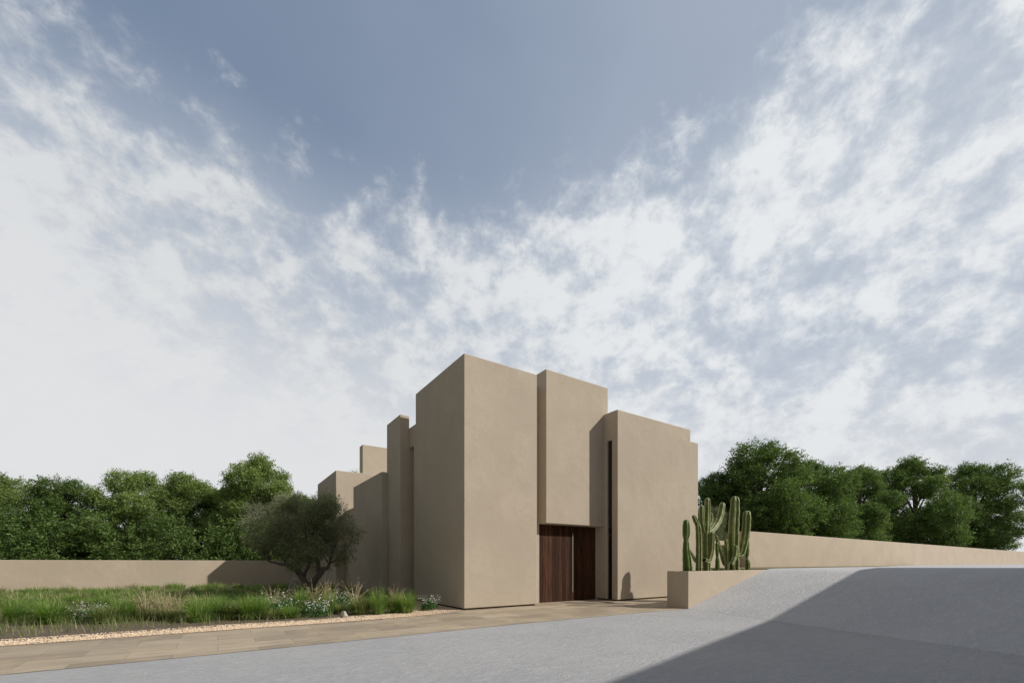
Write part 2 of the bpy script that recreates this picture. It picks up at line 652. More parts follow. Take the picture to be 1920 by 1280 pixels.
# tall right block with slot window
hbox('right_block', (12.85, 17.52, 11.85, 16.4, GAP, 7.42), cuts=((12.5, 13.10, 12.15, 12.40, -.5, 6.31),), label='wide block right of the door')
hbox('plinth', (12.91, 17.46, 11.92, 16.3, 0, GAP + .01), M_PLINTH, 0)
wn_ = hbox('window', (12.925, 13.10, 12.153, 12.397, .02, 6.305), M_FRAME, 0)
for z0, z1 in ((.06, 2.55), (2.63, 6.26)):
    g = box('pane', (12.917, 12.925, 12.172, 12.378, z0, z1), M_GLASS, None, 0)
    g.parent = wn_
hbox('end_block', (17.3, 18.71, 12.25, 16.2, GAP, 7.08))
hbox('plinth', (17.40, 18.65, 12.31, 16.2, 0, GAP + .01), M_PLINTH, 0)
# garden side
hbox('fin_wall', (6.02, 6.41, 16.985, 18.62, GAP, 7.39), label='thin tall fin wall on the garden side')
hbox('garden_block', (5.785, 12.0, 18.59, 23.27, GAP, 5.36))
hbox('low_block', (5.83, 12.0, 23.0, 25.2, GAP, 4.34))
hbox('far_block', (5.30, 15.0, 25.0, 30.17, GAP, 6.48))
hbox('roof_block', (7.52, 11.5, 28.0, 28.70, 6.0, 8.87))
hbox('main_body', (8.6, 18.2, 16.0, 30.0, 0, 5.2), M_STUCCO)
hbox('roof', (8.8, 18.0, 16.5, 27.8, 5.15, 5.26), M_ROOFG, 0)

# door of vertical planks
bm = bmesh.new()
x = 9.905
pw = [.17, .13, .15, .19, .15, .20, .14, .17, .19, .13, .18, .15, .17, .16, .19, .14, .18, .16]
sc = (12.797 - 9.905) / sum(pw)
add_box(bm, 9.905, 12.797, 13.06, 13.10, .015, 2.92)
for q, wd in enumerate(pw):
    wd *= sc
    dy = random.uniform(-.004, .004)
    add_box(bm, x + .003, x + wd - .003, 12.985 + dy, 13.055, .02, 2.915)
    x += wd
door = hp(link('door', bm_mesh(bm), M_WOOD))
b = door.modifiers.new('b', 'BEVEL')
b.width = .004
b.segments = 2
door['label'] = 'wide dark brown door of upright wood planks'
bm = bmesh.new()
add_box(bm, 11.520, 11.536, 12.935, 12.952, .34, 2.62)
for z in (.55, 1.47, 2.4):
    add_box(bm, 11.522, 11.534, 12.951, 12.99, z, z + .012)
hd = link('handle', bm_mesh(bm), M_STEEL)
hd.parent = door
hd['label'] = 'long upright steel pull handle'
b = hd.modifiers.new('b', 'BEVEL')
b.width = .004
b.segments = 2

# ------------------------------------------------------------------ garden walls
def wall_thing(dims, label, bv=.02, m_=None):
    o = box('garden_wall', dims, m_ or M_STUCCO2, None, bv)
    return tagit(o, label, 'wall')


wall_thing((-45, 5.32, 30.2, 30.5, -.05, 1.62), 'long low stucco wall behind the olive tree at the left of the house')
wall_thing((18.66, 24.02, 13.24, 13.55, 0, 2.66), 'lower stucco wall seen between the cacti in the planter')
wall_thing((24.0, 140, 12.80, 13.24, .9, 3.22), 'taller stucco wall standing at the top of the ramp on the right')

# neighbouring house across the road (behind the camera to the right): its roof edge shades the road
nd = Vector((7.91, 1.88)).normalized()
nn = Vector((-nd.y, nd.x))
nb0 = Vector((20.0, -1.46))
pts = [nb0 + nd * -26, nb0 + nd * 13.5, nb0 + nd * 13.5 - nn * 9, nb0 + nd * -26 - nn * 9]
nbh = empty('neighbouring_house', (nb0.x, nb0.y, 0), 0, 'stucco house across the road, out of view, whose roof shades the road', 'house')
o = link('wall', bm_mesh(prism([(p.x - nb0.x, p.y - nb0.y) for p in pts], -.1, 8.0)), M_STUCCO2, nbh)
bevel(o, .03)
for q in range(6):
    c = nd * (-22 + q * 6)
    a_ = [c + nn * .03, c + nd * 1.4 + nn * .03, c + nd * 1.4 - nn * .02, c - nn * .02]
    wo = link('window', bm_mesh(prism([(p.x, p.y) for p in a_], 2.6, 4.6)), M_GLASS, nbh)

# ------------------------------------------------------------------ planter
L_, Dp = PLEN, PDEP


def pp(a, b):
    return (a * pu[0] + b * pv[0], a * pu[1] + b * pv[1])


plt = empty('planter', (PC[0], PC[1], 0), PR, 'long low stucco planter holding the cacti at the foot of the ramp', 'planter')
BACK = PDEP
bm = bmesh.new()
add_box(bm, 0, L_, 0, BACK, -.05, PTOP)
me = bm_mesh(bm)
trough = link('trough', me, M_STUCCO2)
b2 = bmesh.new()
add_box(b2, .10, L_ - .10, .10, BACK - .10, PTOP - .10, PTOP + .5)
co = link('cutter', bm_mesh(b2), None)
md = trough.modifiers.new('c', 'BOOLEAN')
md.object = co
md.solver = 'EXACT'
bpy.context.view_layer.update()
new = bpy.data.meshes.new_from_object(trough.evaluated_get(bpy.context.evaluated_depsgraph_get()))
trough.modifiers.clear()
trough.data = new
bpy.data.objects.remove(co)
trough.parent = plt
bevel(trough, .012, 2)
o = box('soil', (.101, L_ - .101, .101, BACK - .101, PTOP - .12, PTOP - .045), M_SOIL, plt, 0)


# ------------------------------------------------------------------ cacti
def cpt(px, py, b=.40):
    """point above the planter line b metres behind its front face, seen at that photo pixel"""
    t_ = (px - 960) / FPX
    dx, dy = t_ * FY + FX, -t_ * FX + FY
    ox, oy = PC[0] + b * pv[0], PC[1] + b * pv[1]
    # solve s*(dx,dy) = o + a*pu
    den = dx * pu[1] - dy * pu[0]
    s_ = (ox * pu[1] - oy * pu[0]) / den
    return Vector((s_ * dx, s_ * dy, CAMH + (HOR - py) / FPX * s_)), s_


def z5(x, y):
    return 1230 + x / 3.767, 820 + y / 3.767


def cactus_limb(name, pts, rpx, b, m_, parent, root, ribs=5, pinch=(), b2=None, tipr=.8):
    """pts in detail-crop pixels; rpx half widths there"""
    P = []
    R = []
    n = len(pts)
    for i, (x_, y_) in enumerate(pts):
        bb = b if b2 is None else b + (b2 - b) * i / (n - 1)
        px, py = z5(x_, y_)
        v, s_ = cpt(px, py, bb)
        P.append(v - root)
        R.append(rpx[i] * .87 / 3.767 / FPX * s_)
    nn_ = 9
    path = catmull(P, nn_)
    rr = []
    for i in range(n - 1):
        for k_ in range(nn_):
            t_ = k_ / nn_
            rr.append(R[i] * (1 - t_) + R[i + 1] * t_)
    rr.append(R[-1])
    # rounded tip
    a = Vector(path[-1])
    d = (a - Vector(path[-2])).normalized()
    rt = rr[-1]
    path = path[:-1]
    rr = rr[:-1]
    base = a - d * rt
    while len(path) > 3 and (Vector(path[-1]) - a).length < rt:
        path.pop()
        rr.pop()
    for ang in (0, 22, 42, 58, 71, 81, 88):
        q = math.radians(ang)
        path.append(tuple(base + d * rt * math.sin(q)))
        rr.append(max(rt * math.cos(q), .002))
    ph = random.uniform(0, 6)
    N = len(path)
    rr = [r * (1 + .035 * math.sin(i * .9 + ph) + .02 * math.sin(i * 2.3 + ph)) for i, r in enumerate(rr)]
    for (f, wd, am) in pinch:
        rr = [r * (1 - am * math.exp(-((i / N - f) / wd) ** 2)) for i, r in enumerate(rr)]
    V, F, Rg = tube_np(path, rr, nseg=ribs * 8, rib=ribs, ribamp=.60, twist=random.uniform(-.3, .3))
    # areole notches along the ribs
    k_ = np.repeat(np.arange(N), ribs * 8)
    me = mesh_np(name, V, F)
    at = me.attributes.new('ridge', 'FLOAT', 'POINT')
    at.data.foreach_set('value', (Rg * (.95 + .05 * np.cos(k_ * 3.0))).astype(np.float32))
    o = link(name, me, m_, parent, smooth=True)
    return o


def cactus(label, limbs, m_, b=.4):
    x_, y_ = limbs[0]['p'][0]
    px, py = z5(x_, y_)
    root, _ = cpt(px, py, b)
    root.z = PTOP - .05
    t_ = empty('cactus', root, 0, label, 'cactus', 'cacti growing in the long planter')
    for i, l in enumerate(limbs):
        cactus_limb('stem' if i == 0 else 'arm', l['p'], l['r'], l.get('b', b), m_, t_, root,
                    l.get('ribs', 5), l.get('pinch', ()), l.get('b2'))
    return t_


GB = 955   # row of the soil in the detail crop
cactus('dark green cactus with one pinched waist at the left end of the planter', [
    dict(p=[(222, GB), (218, 880), (212, 800), (211, 730), (212, 660), (212, 578)], r=[32, 30, 24, 19, 26, 20], ribs=5, pinch=((.55, .05, .15),)),
], M_CACT_D, .35)
cactus('slim cactus bent left at the top, second from the left end of the planter', [
    dict(p=[(301, GB), (302, 860), (303, 760), (300, 660), (294, 612)], r=[20, 21, 20, 19, 17], ribs=6),
    dict(p=[(302, 660), (292, 615), (277, 582), (263, 548)], r=[14, 17, 16, 14], b=.34),
    dict(p=[(298, 872), (278, 868), (258, 830), (240, 795)], r=[9, 10, 9, 7], b=.32, b2=.45),
], M_CACT, .30)
cactus('big branching cactus with the most arms in the middle left of the planter', [
    dict(p=[(356, GB), (354, 860), (352, 760), (355, 640), (361, 540), (362, 424)], r=[27, 26, 27, 24, 20, 17], b=.44),
    dict(p=[(352, 690), (335, 650), (324, 590), (322, 530), (323, 478)], r=[16, 18, 17, 17, 15], b=.48),
    dict(p=[(362, 680), (400, 648), (436, 595), (458, 530), (470, 458)], r=[18, 21, 22, 21, 18], b=.44),
    dict(p=[(372, 640), (388, 600), (391, 560), (388, 528)], r=[12, 13, 12, 10], b=.56),
    dict(p=[(340, 862), (368, 872), (388, 800), (394, 735), (397, 664)], r=[15, 19, 20, 18, 17], b=.34, b2=.24),
], M_CACT, .44)
cactus('thin dark green knobbly cactus right of the big branching cactus', [
    dict(p=[(432, GB), (433, 880), (431, 820), (429, 770), (430, 738)], r=[15, 14, 10, 13, 9], ribs=5, pinch=((.35, .05, .25), (.65, .05, .25))),
], M_CACT_D, .50)
cactus('short forked cactus left of the tallest column', [
    dict(p=[(499, GB), (501, 880), (499, 800), (493, 718)], r=[14, 15, 15, 12], b=.40),
    dict(p=[(492, 900), (478, 870), (470, 820), (467, 757)], r=[13, 17, 19, 15], b=.52),
    dict(p=[(470, 840), (452, 790), (436, 740), (424, 690)], r=[12, 14, 12, 11], b=.52),
], M_CACT, .42)
cactus('tallest column cactus, with a curved arm on its right', [
    dict(p=[(549, GB), (548, 860), (546, 740), (549, 620), (556, 520), (559, 413)], r=[36, 36, 37, 35, 32, 26], b=.34, ribs=6),
    dict(p=[(575, 838), (600, 822), (618, 760), (632, 690), (640, 610), (642, 515)], r=[17, 23, 25, 26, 27, 24], b=.30, b2=.08, ribs=6),
    dict(p=[(532, 900), (545, 868), (558, 830), (565, 760)], r=[12, 15, 16, 13], b=.16),
], M_CACT, .34)
cactus('small dark jointed cactus at the right end of the planter', [
    dict(p=[(645, GB), (646, 890), (642, 850), (644, 790), (647, 725)], r=[16, 16, 9, 14, 10], ribs=5, pinch=((.42, .04, .3), (.7, .04, .2))),
], M_CACT_D, .55)


# ------------------------------------------------------------------ foliage builders
def leaf_mesh(name, C, size, aspect=.42, outward=None):
    n = len(C)
    a = rng.normal(0, 1, (n, 3))
    if outward is not None:
        a = a * .8 + outward * .5
    a /= np.linalg.norm(a, axis=1)[:, None] + 1e-9
    b_ = np.cross(a, rng.normal(0, 1, (n, 3)))
    b_ /= np.linalg.norm(b_, axis=1)[:, None] + 1e-9
    L = (size * rng.uniform(.6, 1.35, n))[:, None]
    V = np.empty((n, 4, 3))
    V[:, 0] = C - a * L * .5
    V[:, 1] = C + b_ * L * aspect * .5
    V[:, 2] = C + a * L * .5
    V[:, 3] = C - b_ * L * aspect * .5
    return mesh_np(name, V.reshape(-1, 3), np.arange(n * 4).reshape(-1, 4))


def limb(G, pts, r0, r1, nseg=8, wob=.0):
    path = catmull(pts, 6)
    n = len(path)
    path = [tuple(Vector(p) + Vector(rng.normal(0, wob, 3))) for p in path]
    rr = [(r0 + (r1 - r0) * (i / (n - 1)) ** .8) * (1 + .07 * math.sin(i * 1.9)) for i in range(n)]
    V, F, _ = tube_np(path, rr, nseg)
    G.add(V, F)


def crown_points(lobes, n, fill=.35, clump=.22, per=26):
    """leaves sit in twig-sized sprays scattered through / over the lobes -> ragged outline, holes, light and dark clumps"""
    lobes = np.array(lobes)
    wts = lobes[:, 3] ** 2
    ns = n // per
    idx = rng.choice(len(lobes), ns, p=wts / wts.sum())
    d = rng.normal(0, 1, (ns, 3))
    d /= np.linalg.norm(d, axis=1)[:, None]
    rad = rng.uniform(fill, 1.0, ns) ** .6 * (1 + rng.normal(0, .07, ns))
    c = lobes[idx, :3] + d * (rad * lobes[idx, 3])[:, None] * np.array([1, 1, .85])
    keep = np.array([mnoise.noise(Vector(v) * .95) > -.34 for v in c])
    c, d = c[keep], d[keep]
    # each spray: leaves strung along a short outward drooping twig
    m_ = len(c)
    tw = d * .8 + rng.normal(0, .55, (m_, 3)) + np.array([0, 0, .12])
    tw /= np.linalg.norm(tw, axis=1)[:, None]
    s_ = rng.uniform(-1, 1, (m_, per, 1))
    P = c[:, None, :] + tw[:, None, :] * s_ * clump + rng.normal(0, clump * .22, (m_, per, 3))
    O = np.repeat(tw[:, None, :], per, axis=1)
    return P.reshape(-1, 3), O.reshape(-1, 3)


def make_tree(name, h, rad, seed, leafn, leafs, m_leaf_, m_bark, nl=16, low=.22):
    global rng
    rng = np.random.default_rng(seed)
    random.seed(seed)
    mnoise.seed_set(seed)
    G = Geo()
    lobes = []
    for i in range(nl):
        a = i * 2.4 + random.uniform(-.4, .4)
        f = (i + .5) / nl
        z = h * (low + (.93 - low) * f)
        prof = math.sin(PI * min(1, max(.12, (f * .82 + .14)))) ** .7
        r = rad * prof * random.uniform(.35, .78)
        lobes.append((math.cos(a) * r, math.sin(a) * r, z, rad * random.uniform(.26, .46) * (1.05 - .3 * f)))
    tz = h * .34
    limb(G, [(0, 0, -.2), (.06, .05, tz * .5), (.0, .1, tz), (.1, 0, h * .62), (0, 0, h * .85)], h * .032, .03, 10)
    for i, (x_, y_, z_, r_) in enumerate(lobes):
        zb = min(z_ * .62, h * .6)
        limb(G, [(0, 0.05, zb), (x_ * .45, y_ * .45, zb + (z_ - zb) * .55), (x_, y_, z_)], h * .012, .015, 6)
    P, O = crown_points(lobes, leafn, clump=leafs * 2.6)
    return G.mesh('trunk'), leaf_mesh('crown', P, leafs, .45, O)


def place_tree(name, meshes, x_, y_, z_, rz, sc_, label, cat='tree', group=None, mats=None):
    e = empty(name, (x_, y_, z_), rz, label, cat, group)
    e.scale = sc_ if isinstance(sc_, tuple) else (sc_,) * 3
    a = link('trunk', meshes[0], mats[1], e, smooth=True)
    b_ = link('crown', meshes[1], mats[0], e)
    return e


tA = make_tree('a', 10, 3.9, 11, 150000, .135, M_LEAF_A, M_BARK)
tB = make_tree('b', 10, 4.2, 23, 170000, .135, M_LEAF_B, M_BARK, nl=23, low=.10)
tC = make_tree('c', 10, 3.6, 37, 140000, .13, M_LEAF_A, M_BARK, nl=18, low=.08)
for me in (tA[1], tC[1]): me.materials.append(M_LEAF_A)
tB[1].materials.append(M_LEAF_B)
for me in (tA[0], tB[0], tC[0]): me.materials.append(M_BARK)
tA2 = tA[1].copy(); tA2.materials.clear(); tA2.materials.append(M_LEAF_B)
tA_d = (tA[0], tA2)
tC2 = tC[1].copy(); tC2.materials.clear(); tC2.materials.append(M_LEAF_B)
tC_d = (tC[0], tC2)
BM = (M_LEAF_A, M_BARK)
TR = 'trees standing behind the garden walls'
# (photo column, depth, mesh, height, label)
trees = [
    (492, 37, tA, 10.4, 1.0, 'tall light green leafy tree above the low wall at the left'),
    (562, 42, tC, 8.0, 1.2, 'smaller green tree whose top shows over the olive crown beside the house'),
    (528, 48, tB, 9.4, 1.2, 'dark leafy tree between the two lighter green trees left of the house'),
    (440, 40, tB, 8.8, 1.2, 'dark green broad tree beyond the low wall left of the tall light tree'),
    (352, 38, tC, 9.3, 1.1, 'light green tree beyond the low wall, third from the left edge'),
    (245, 41, tA, 10.2, 1.1, 'tall light green tree beyond the low wall, second from the left edge'),
    (120, 40, tB, 9.2, 1.25, 'dark green tree beyond the low wall near the left edge'),
    (0, 42, tC, 10.2, 1.2, 'green tree beyond the low wall cut by the left edge'),
    (1338, 36, tC_d, 8.9, 1.1, 'dark green tree directly right of the house wall, behind the cacti'),
    (1424, 34, tB, 10.8, 1.2, 'largest dark green tree at the right, above the taller garden wall'),
    (1382, 41, tB, 8.8, 1.15, 'green tree between the dark tree by the house and the largest tree'),
    (1290, 42, tC_d, 6.5, 1.1, 'green tree mostly hidden behind the right end of the house'),
    (1520, 43, tB, 11.5, 1.2, 'dark tree behind the taller garden wall, right of the largest tree'),
    (1610, 47, tC_d, 12, 1.1, 'mid green tree behind the taller garden wall, third from the right edge'),
    (1715, 57, tA_d, 15, 1.15, 'tall tree behind the taller garden wall, second from the right edge'),
    (1830, 72, tB, 18, 1.1, 'broad tree behind the taller garden wall near the right edge'),
]
for i, (x_, y_, ms) in enumerate([(-13, 1, tB), (-13, 9, tA), (-13.5, 17, tB), (-14, 25, tC), (-15, 33, tB)]):  # unseen tree row added to cut low sky light on the left-facing walls
    place_tree('broadleaf_tree', ms, x_, y_, -.05, i * 2.1, (1.1, 1.1, 1.0 + .04 * i), 'added tree out of view left of the road, blocking low sky, %s of five' % ['nearest', 'second', 'third', 'fourth', 'farthest'][i], 'tree', TR, BM)
for i, (px, d, ms, h_, wd, lb) in enumerate(trees):
    x_, y_ = gp(px, d)
    z_ = 0 if px < 960 else TOPZ
    s_ = (h_ - z_) / 10
    place_tree('broadleaf_tree', ms, x_, y_, z_ - .05, i * 1.7, (s_ * wd, s_ * wd, s_), lb, 'tree', TR, BM)


def hedge(name, x0, x1, y_, h_, z_, seed, label):
    global rng
    rng = np.random.default_rng(seed)
    n = int((x1 - x0) * 2.2)
    lobes = [(x0 + (i + .5) / n * (x1 - x0) - x0, random.uniform(-.6, .6), random.uniform(.35, .9) * h_, random.uniform(.8, 1.5)) for i in range(n)]
    lobes += [(x0 + (i + .5) / n * (x1 - x0) - x0, random.uniform(-.5, .5), .8, 1.2) for i in range(n)]
    P, O = crown_points(lobes, int(3200 * min(x1 - x0, 40)), clump=.35)
    P = P[P[:, 2] > 0.05]
    me = leaf_mesh('undergrowth', P, .17, .45)
    o = link(name, me, M_LEAF_B)
    o.location = (x0, y_, z_)
    tagit(o, label, 'undergrowth', kind='stuff')


hedge('undergrowth', -30, 9, 36.0, 4.6, 0, 5, 'dark shrubby undergrowth below the trees beyond the low wall')
hedge('undergrowth', 19, 60, 22.0, 5.8, 1.2, 6, 'dark shrubby undergrowth behind the right hand garden walls')


hedge('undergrowth', 62, 135, 27.0, 8.5, 1.2, 8, 'far line of dark shrubs and low trees behind the end of the right hand wall')

# ------------------------------------------------------------------ olive trees
def make_olive(seed, W=2.0, H=4.3, n=125000, leafs=.062):
    global rng
    rng = np.random.default_rng(seed)
    random.seed(seed)
    mnoise.seed_set(seed + 3)
    G = Geo()
    tips = []
    # short trunk splitting low into spreading limbs
    limb(G, [(0, 0, -.1), (.02, 0, .25), (-.02, 0, .55)], .25, .19, 12)
    mains = [((-.02, 0, .40), (-.42, .05, 1.05), (-.95, .1, 1.45), (-1.25, .0, 2.0)),
             ((.02, 0, .38), (.42, -.05, .95), (.85, -.1, 1.35), (1.05, -.2, 2.1)),
             ((-.35, .05, .92), (-.75, -.2, 1.30), (-1.45, -.3, 1.50), (-1.75, -.35, 2.0)),
             ((-.25, .04, .80), (-.15, .4, 1.40), (-.2, .8, 2.0), (-.3, .9, 2.6)),
             ((.45, -.05, 1.0), (.5, -.5, 1.7), (.35, -.8, 2.3), (.3, -.9, 2.8)),
             ((-.62, .08, 1.2), (-.35, .1, 1.6), (-.1, .1, 2.2), (0, .1, 2.9))]
    for i, mpts in enumerate(mains):
        limb(G, mpts, .155 if i < 2 else .08, .03, 8, .012)
        e = Vector(mpts[-1])
        for q in range(5):
            t_ = e + Vector((random.uniform(-.7, .7), random.uniform(-.6, .6), random.uniform(.2, 1.1)))
            mid = (Vector(mpts[-2]) + t_) / 2 + Vector((random.uniform(-.2, .2), random.uniform(-.2, .2), 0))
            limb(G, [mpts[-2], mid, t_], .03, .008, 5, .01)
            tips.append(t_)
    lobes = [(t_.x, t_.y, min(t_.z, H - .4), random.uniform(.38, .62)) for t_ in tips]
    for q in range(46):
        a = q * 2.4
        f = random.random()
        z = 1.25 + f * (H - 1.85)
        r = W * math.sin(PI * (.26 + .64 * f)) ** .6 * random.uniform(.2, .82)
        lobes.append((math.cos(a) * r, math.sin(a) * r * .9, z, random.uniform(.38, .62)))
    P, O = crown_points(lobes, n, fill=.12, clump=.15, per=22)
    O[:, 2] += .5
    return G.mesh('trunk'), leaf_mesh('crown', P, leafs, .28, O)


olv = make_olive(5)
olv[0].materials.append(M_BARK2)
olv[1].materials.append(M_OLIVE)
d_ = 17.8
x_, y_ = gp(579, d_)
e = place_tree('olive_tree', olv, x_, y_, .02, -.59, (1.02, .95, 1.04), 'dark olive tree with low forked trunk standing in the shaded grass bed', 'tree', None, (M_OLIVE, M_BARK2))
olp = olv[1].copy()
olp.materials.clear()
olp.materials.append(M_OLIVE_P)
x_, y_ = gp(505, 34)
place_tree('olive_tree', (olv[0], olp), x_, y_, .02, 1.9, (1.25, 1.25, 1.5), 'pale sunlit olive tree beyond the low wall, left of the dark olive tree', 'tree', None, (M_OLIVE_P, M_BARK2))
x_, y_ = gp(1334, 29)
place_tree('olive_tree', (olv[0], olp), x_, y_, TOPZ, .4, (.62, .62, .95), 'pale grey green olive tree showing behind the big branching cactus', 'tree', None, (M_OLIVE_P, M_BARK2))

x_, y_ = gp(667, 26.8)
P = rng.normal(0, .20, (900, 3)) * np.array([1, 1, .8]) + np.array([0, 0, .25])
me = leaf_mesh('shrub', P, .09, .45)
o = link('rooftop_shrub', me, M_LEAF_A)
o.location = (x_, y_, 6.45)
tagit(o, 'small leafy shrub peeping over the far roof edge', 'shrub')


# ------------------------------------------------------------------ bed planting
def blades(n, r, h, spread, width, droop=.35, seed=0, base=0.0, hmin=.55):
    R = np.random.default_rng(seed)
    segs = 4
    a = R.uniform(0, 2 * PI, n)
    rr = r * np.sqrt(R.uniform(0, 1, n)) * .55
    bx, by = np.cos(a) * rr, np.sin(a) * rr
    da = a + R.normal(0, .6, n)
    L = h * R.uniform(hmin, 1.05, n)
    lean = spread * R.uniform(.1, 1.0, n)
    sx, sy = -np.sin(da), np.cos(da)
    tw = R.uniform(-.6, .6, n)
    V = np.empty((n, segs + 1, 2, 3))
    for i in range(segs + 1):
        f = i / segs
        out = lean * L * (f ** 1.6)
        z = L * f * (1 - droop * f * f * lean)
        wv = width * (1 - f) ** .6 * (1 if i else .7) + .0006
        cx, cy = bx + np.cos(da) * out, by + np.sin(da) * out
        V[:, i, 0] = np.stack([cx - sx * wv, cy - sy * wv, z + base], 1)
        V[:, i, 1] = np.stack([cx + sx * wv, cy + sy * wv, z + base], 1)
    F = []
    off = np.arange(n)[:, None] * (segs + 1) * 2
    for i in range(segs):
        q = np.array([2 * i, 2 * i + 1, 2 * i + 3, 2 * i + 2])
        F.append(off + q)
    F = np.concatenate(F)
    return V.reshape(-1, 3), F, V[:, -1].mean(axis=1)


def merged(parts):
    G = Geo()
    for V, F in parts: G.add(V, F)
    return G


def grass_mesh(seed, n=620, r=.30, h=.62, spread=1.0, width=.0058):
    V, F, _ = blades(n, r, h, spread, width, droop=.45, seed=seed, hmin=.35)
    V2, F2, _ = blades(n // 2, r * 1.2, h * .55, spread * 1.7, width, droop=.5, seed=seed + 50, hmin=.3)
    V3, F3, _ = blades(n // 12, r, h * 1.2, spread * 1.1, width * .7, droop=.5, seed=seed + 90, hmin=.6)
    return merged([(V, F), (V2, F2), (V3, F3)]).mesh('blades')


def plume_mesh(seed, n=44, r=.15, h=.98, spread=.95):
    R = np.random.default_rng(seed)
    V, F, T = blades(n, r, h, spread, .0048, droop=.5, seed=seed, hmin=.6)
    G = Geo()
    G.add(V, F)
    # feathery heads following the last third of each stalk
    Vv = V.reshape(n, 5, 2, 3).mean(axis=2)
    C = []
    for i in range(n):
        for k_ in range(34):
            f = R.uniform(2.3, 4.0)
            j = min(int(f), 3)
            p = Vv[i, j] * (1 - (f - j)) + Vv[i, j + 1] * (f - j)
            C.append(p + R.normal(0, .0045, 3))
    global rng
    rng = R
    me = leaf_mesh('h', np.array(C), .030, .20)
    v = np.empty(len(me.vertices) * 3)
    me.vertices.foreach_get('co', v)
    G.add(v.reshape(-1, 3), np.arange(len(me.vertices)).reshape(-1, 4))
    return G.mesh('plumes')


def flower_meshes(seed, w_=.3, h=.5, nst=80, nfl=230):
    global rng
    R = rng = np.random.default_rng(seed)
    # leafy base: ragged low mound of several leaf sprays
    C_ = []
    for q in range(60):
        a = R.uniform(0, 2 * PI)
        r = w_ * math.sqrt(R.uniform(0, 1)) * 1.05
        zc = h * R.uniform(.05, .62) * (1 - .5 * (r / w_) ** 2)
        C_.append(np.array([math.cos(a) * r, math.sin(a) * r, zc]) + R.normal(0, .035, (24, 3)))
    P = np.concatenate(C_)
    P[:, 2] = np.abs(P[:, 2]) + .01
    leaf = leaf_mesh('leaves', P, .042, .5)
    V, F, T = blades(nst, w_ * .9, h, .75, .002, droop=.2, seed=seed + 1, hmin=.4)
    G = Geo()
    G.add(V, F)
    stem = G.mesh('stems')
    G = Geo()
    for i in range(nfl):
        t_ = T[R.integers(0, nst)] * np.array([1, 1, R.uniform(.72, 1.04)]) + R.normal(0, .035, 3)
        nrm = R.normal(0, 1, 3) + np.array([0, -.3, .8])
        nrm /= np.linalg.norm(nrm)
        u = np.cross(nrm, [0, 0, 1.0])
        u /= np.linalg.norm(u) + 1e-6
        v = np.cross(nrm, u)
        s_ = R.uniform(.010, .018)
        for q in range(5):
            th = q * 2 * PI / 5
            d = u * math.cos(th) + v * math.sin(th)
            e_ = u * math.cos(th + 1.57) + v * math.sin(th + 1.57)
            G.add(np.array([t_, t_ + d * s_ * .6 + e_ * s_ * .38, t_ + d * s_ * 1.1, t_ + d * s_ * .6 - e_ * s_ * .38]), [[0, 1, 2, 3]])
    return leaf, stem, G.mesh('flowers')


GR = [grass_mesh(100 + i) for i in range(3)]
for me in GR: me.materials.append(M_GRASS)
GO = [grass_mesh(120 + i, h=.48, r=.4, spread=.9) for i in range(2)]
for me in GO: me.materials.append(M_GRASS2)
PL = [plume_mesh(140 + i) for i in range(3)]
for me in PL: me.materials.append(M_STRAW)
FL = [flower_meshes(160 + i * 5) for i in range(2)]
for a_, b_, c_ in FL:
    a_.materials.append(M_HERB)
    b_.materials.append(M_STEM)
    c_.materials.append(M_PETAL)


def clump(kind, x_, y_, sc_, rz, label, group, z=.02):
    """kinds: green / olive / plumed / plume / flower"""
    nm = {'green': 'grass_clump', 'olive': 'grass_clump', 'plumed': 'grass_clump', 'plume': 'feather_grass', 'flower': 'flowering_plant'}[kind]
    cat = {'flower': 'flower'}.get(kind, 'grass')
    e = empty(nm, (x_, y_, z), rz, label, cat, group)
    if kind == 'green' and not isinstance(sc_, tuple): sc_ = (sc_, sc_, sc_ * 1.05)
    e.scale = (sc_,) * 3 if not isinstance(sc_, tuple) else sc_
    i = int(abs(rz) * 10)
    if kind in ('green', 'plumed'): link('blades', GR[i % 3], None, e)
    if kind == 'olive': link('blades', GO[i % 2], None, e)
    if kind in ('plumed', 'plume'): link('plumes', PL[i % 3], None, e)
    if kind == 'plume': link('blades', GO[i % 2], None, e).scale = (.7, .7, .8)
    if kind == 'flower':
        for nme, me in zip(('leaves', 'stems', 'flowers'), FL[i % 2]): link(nme, me, None, e)
    return e


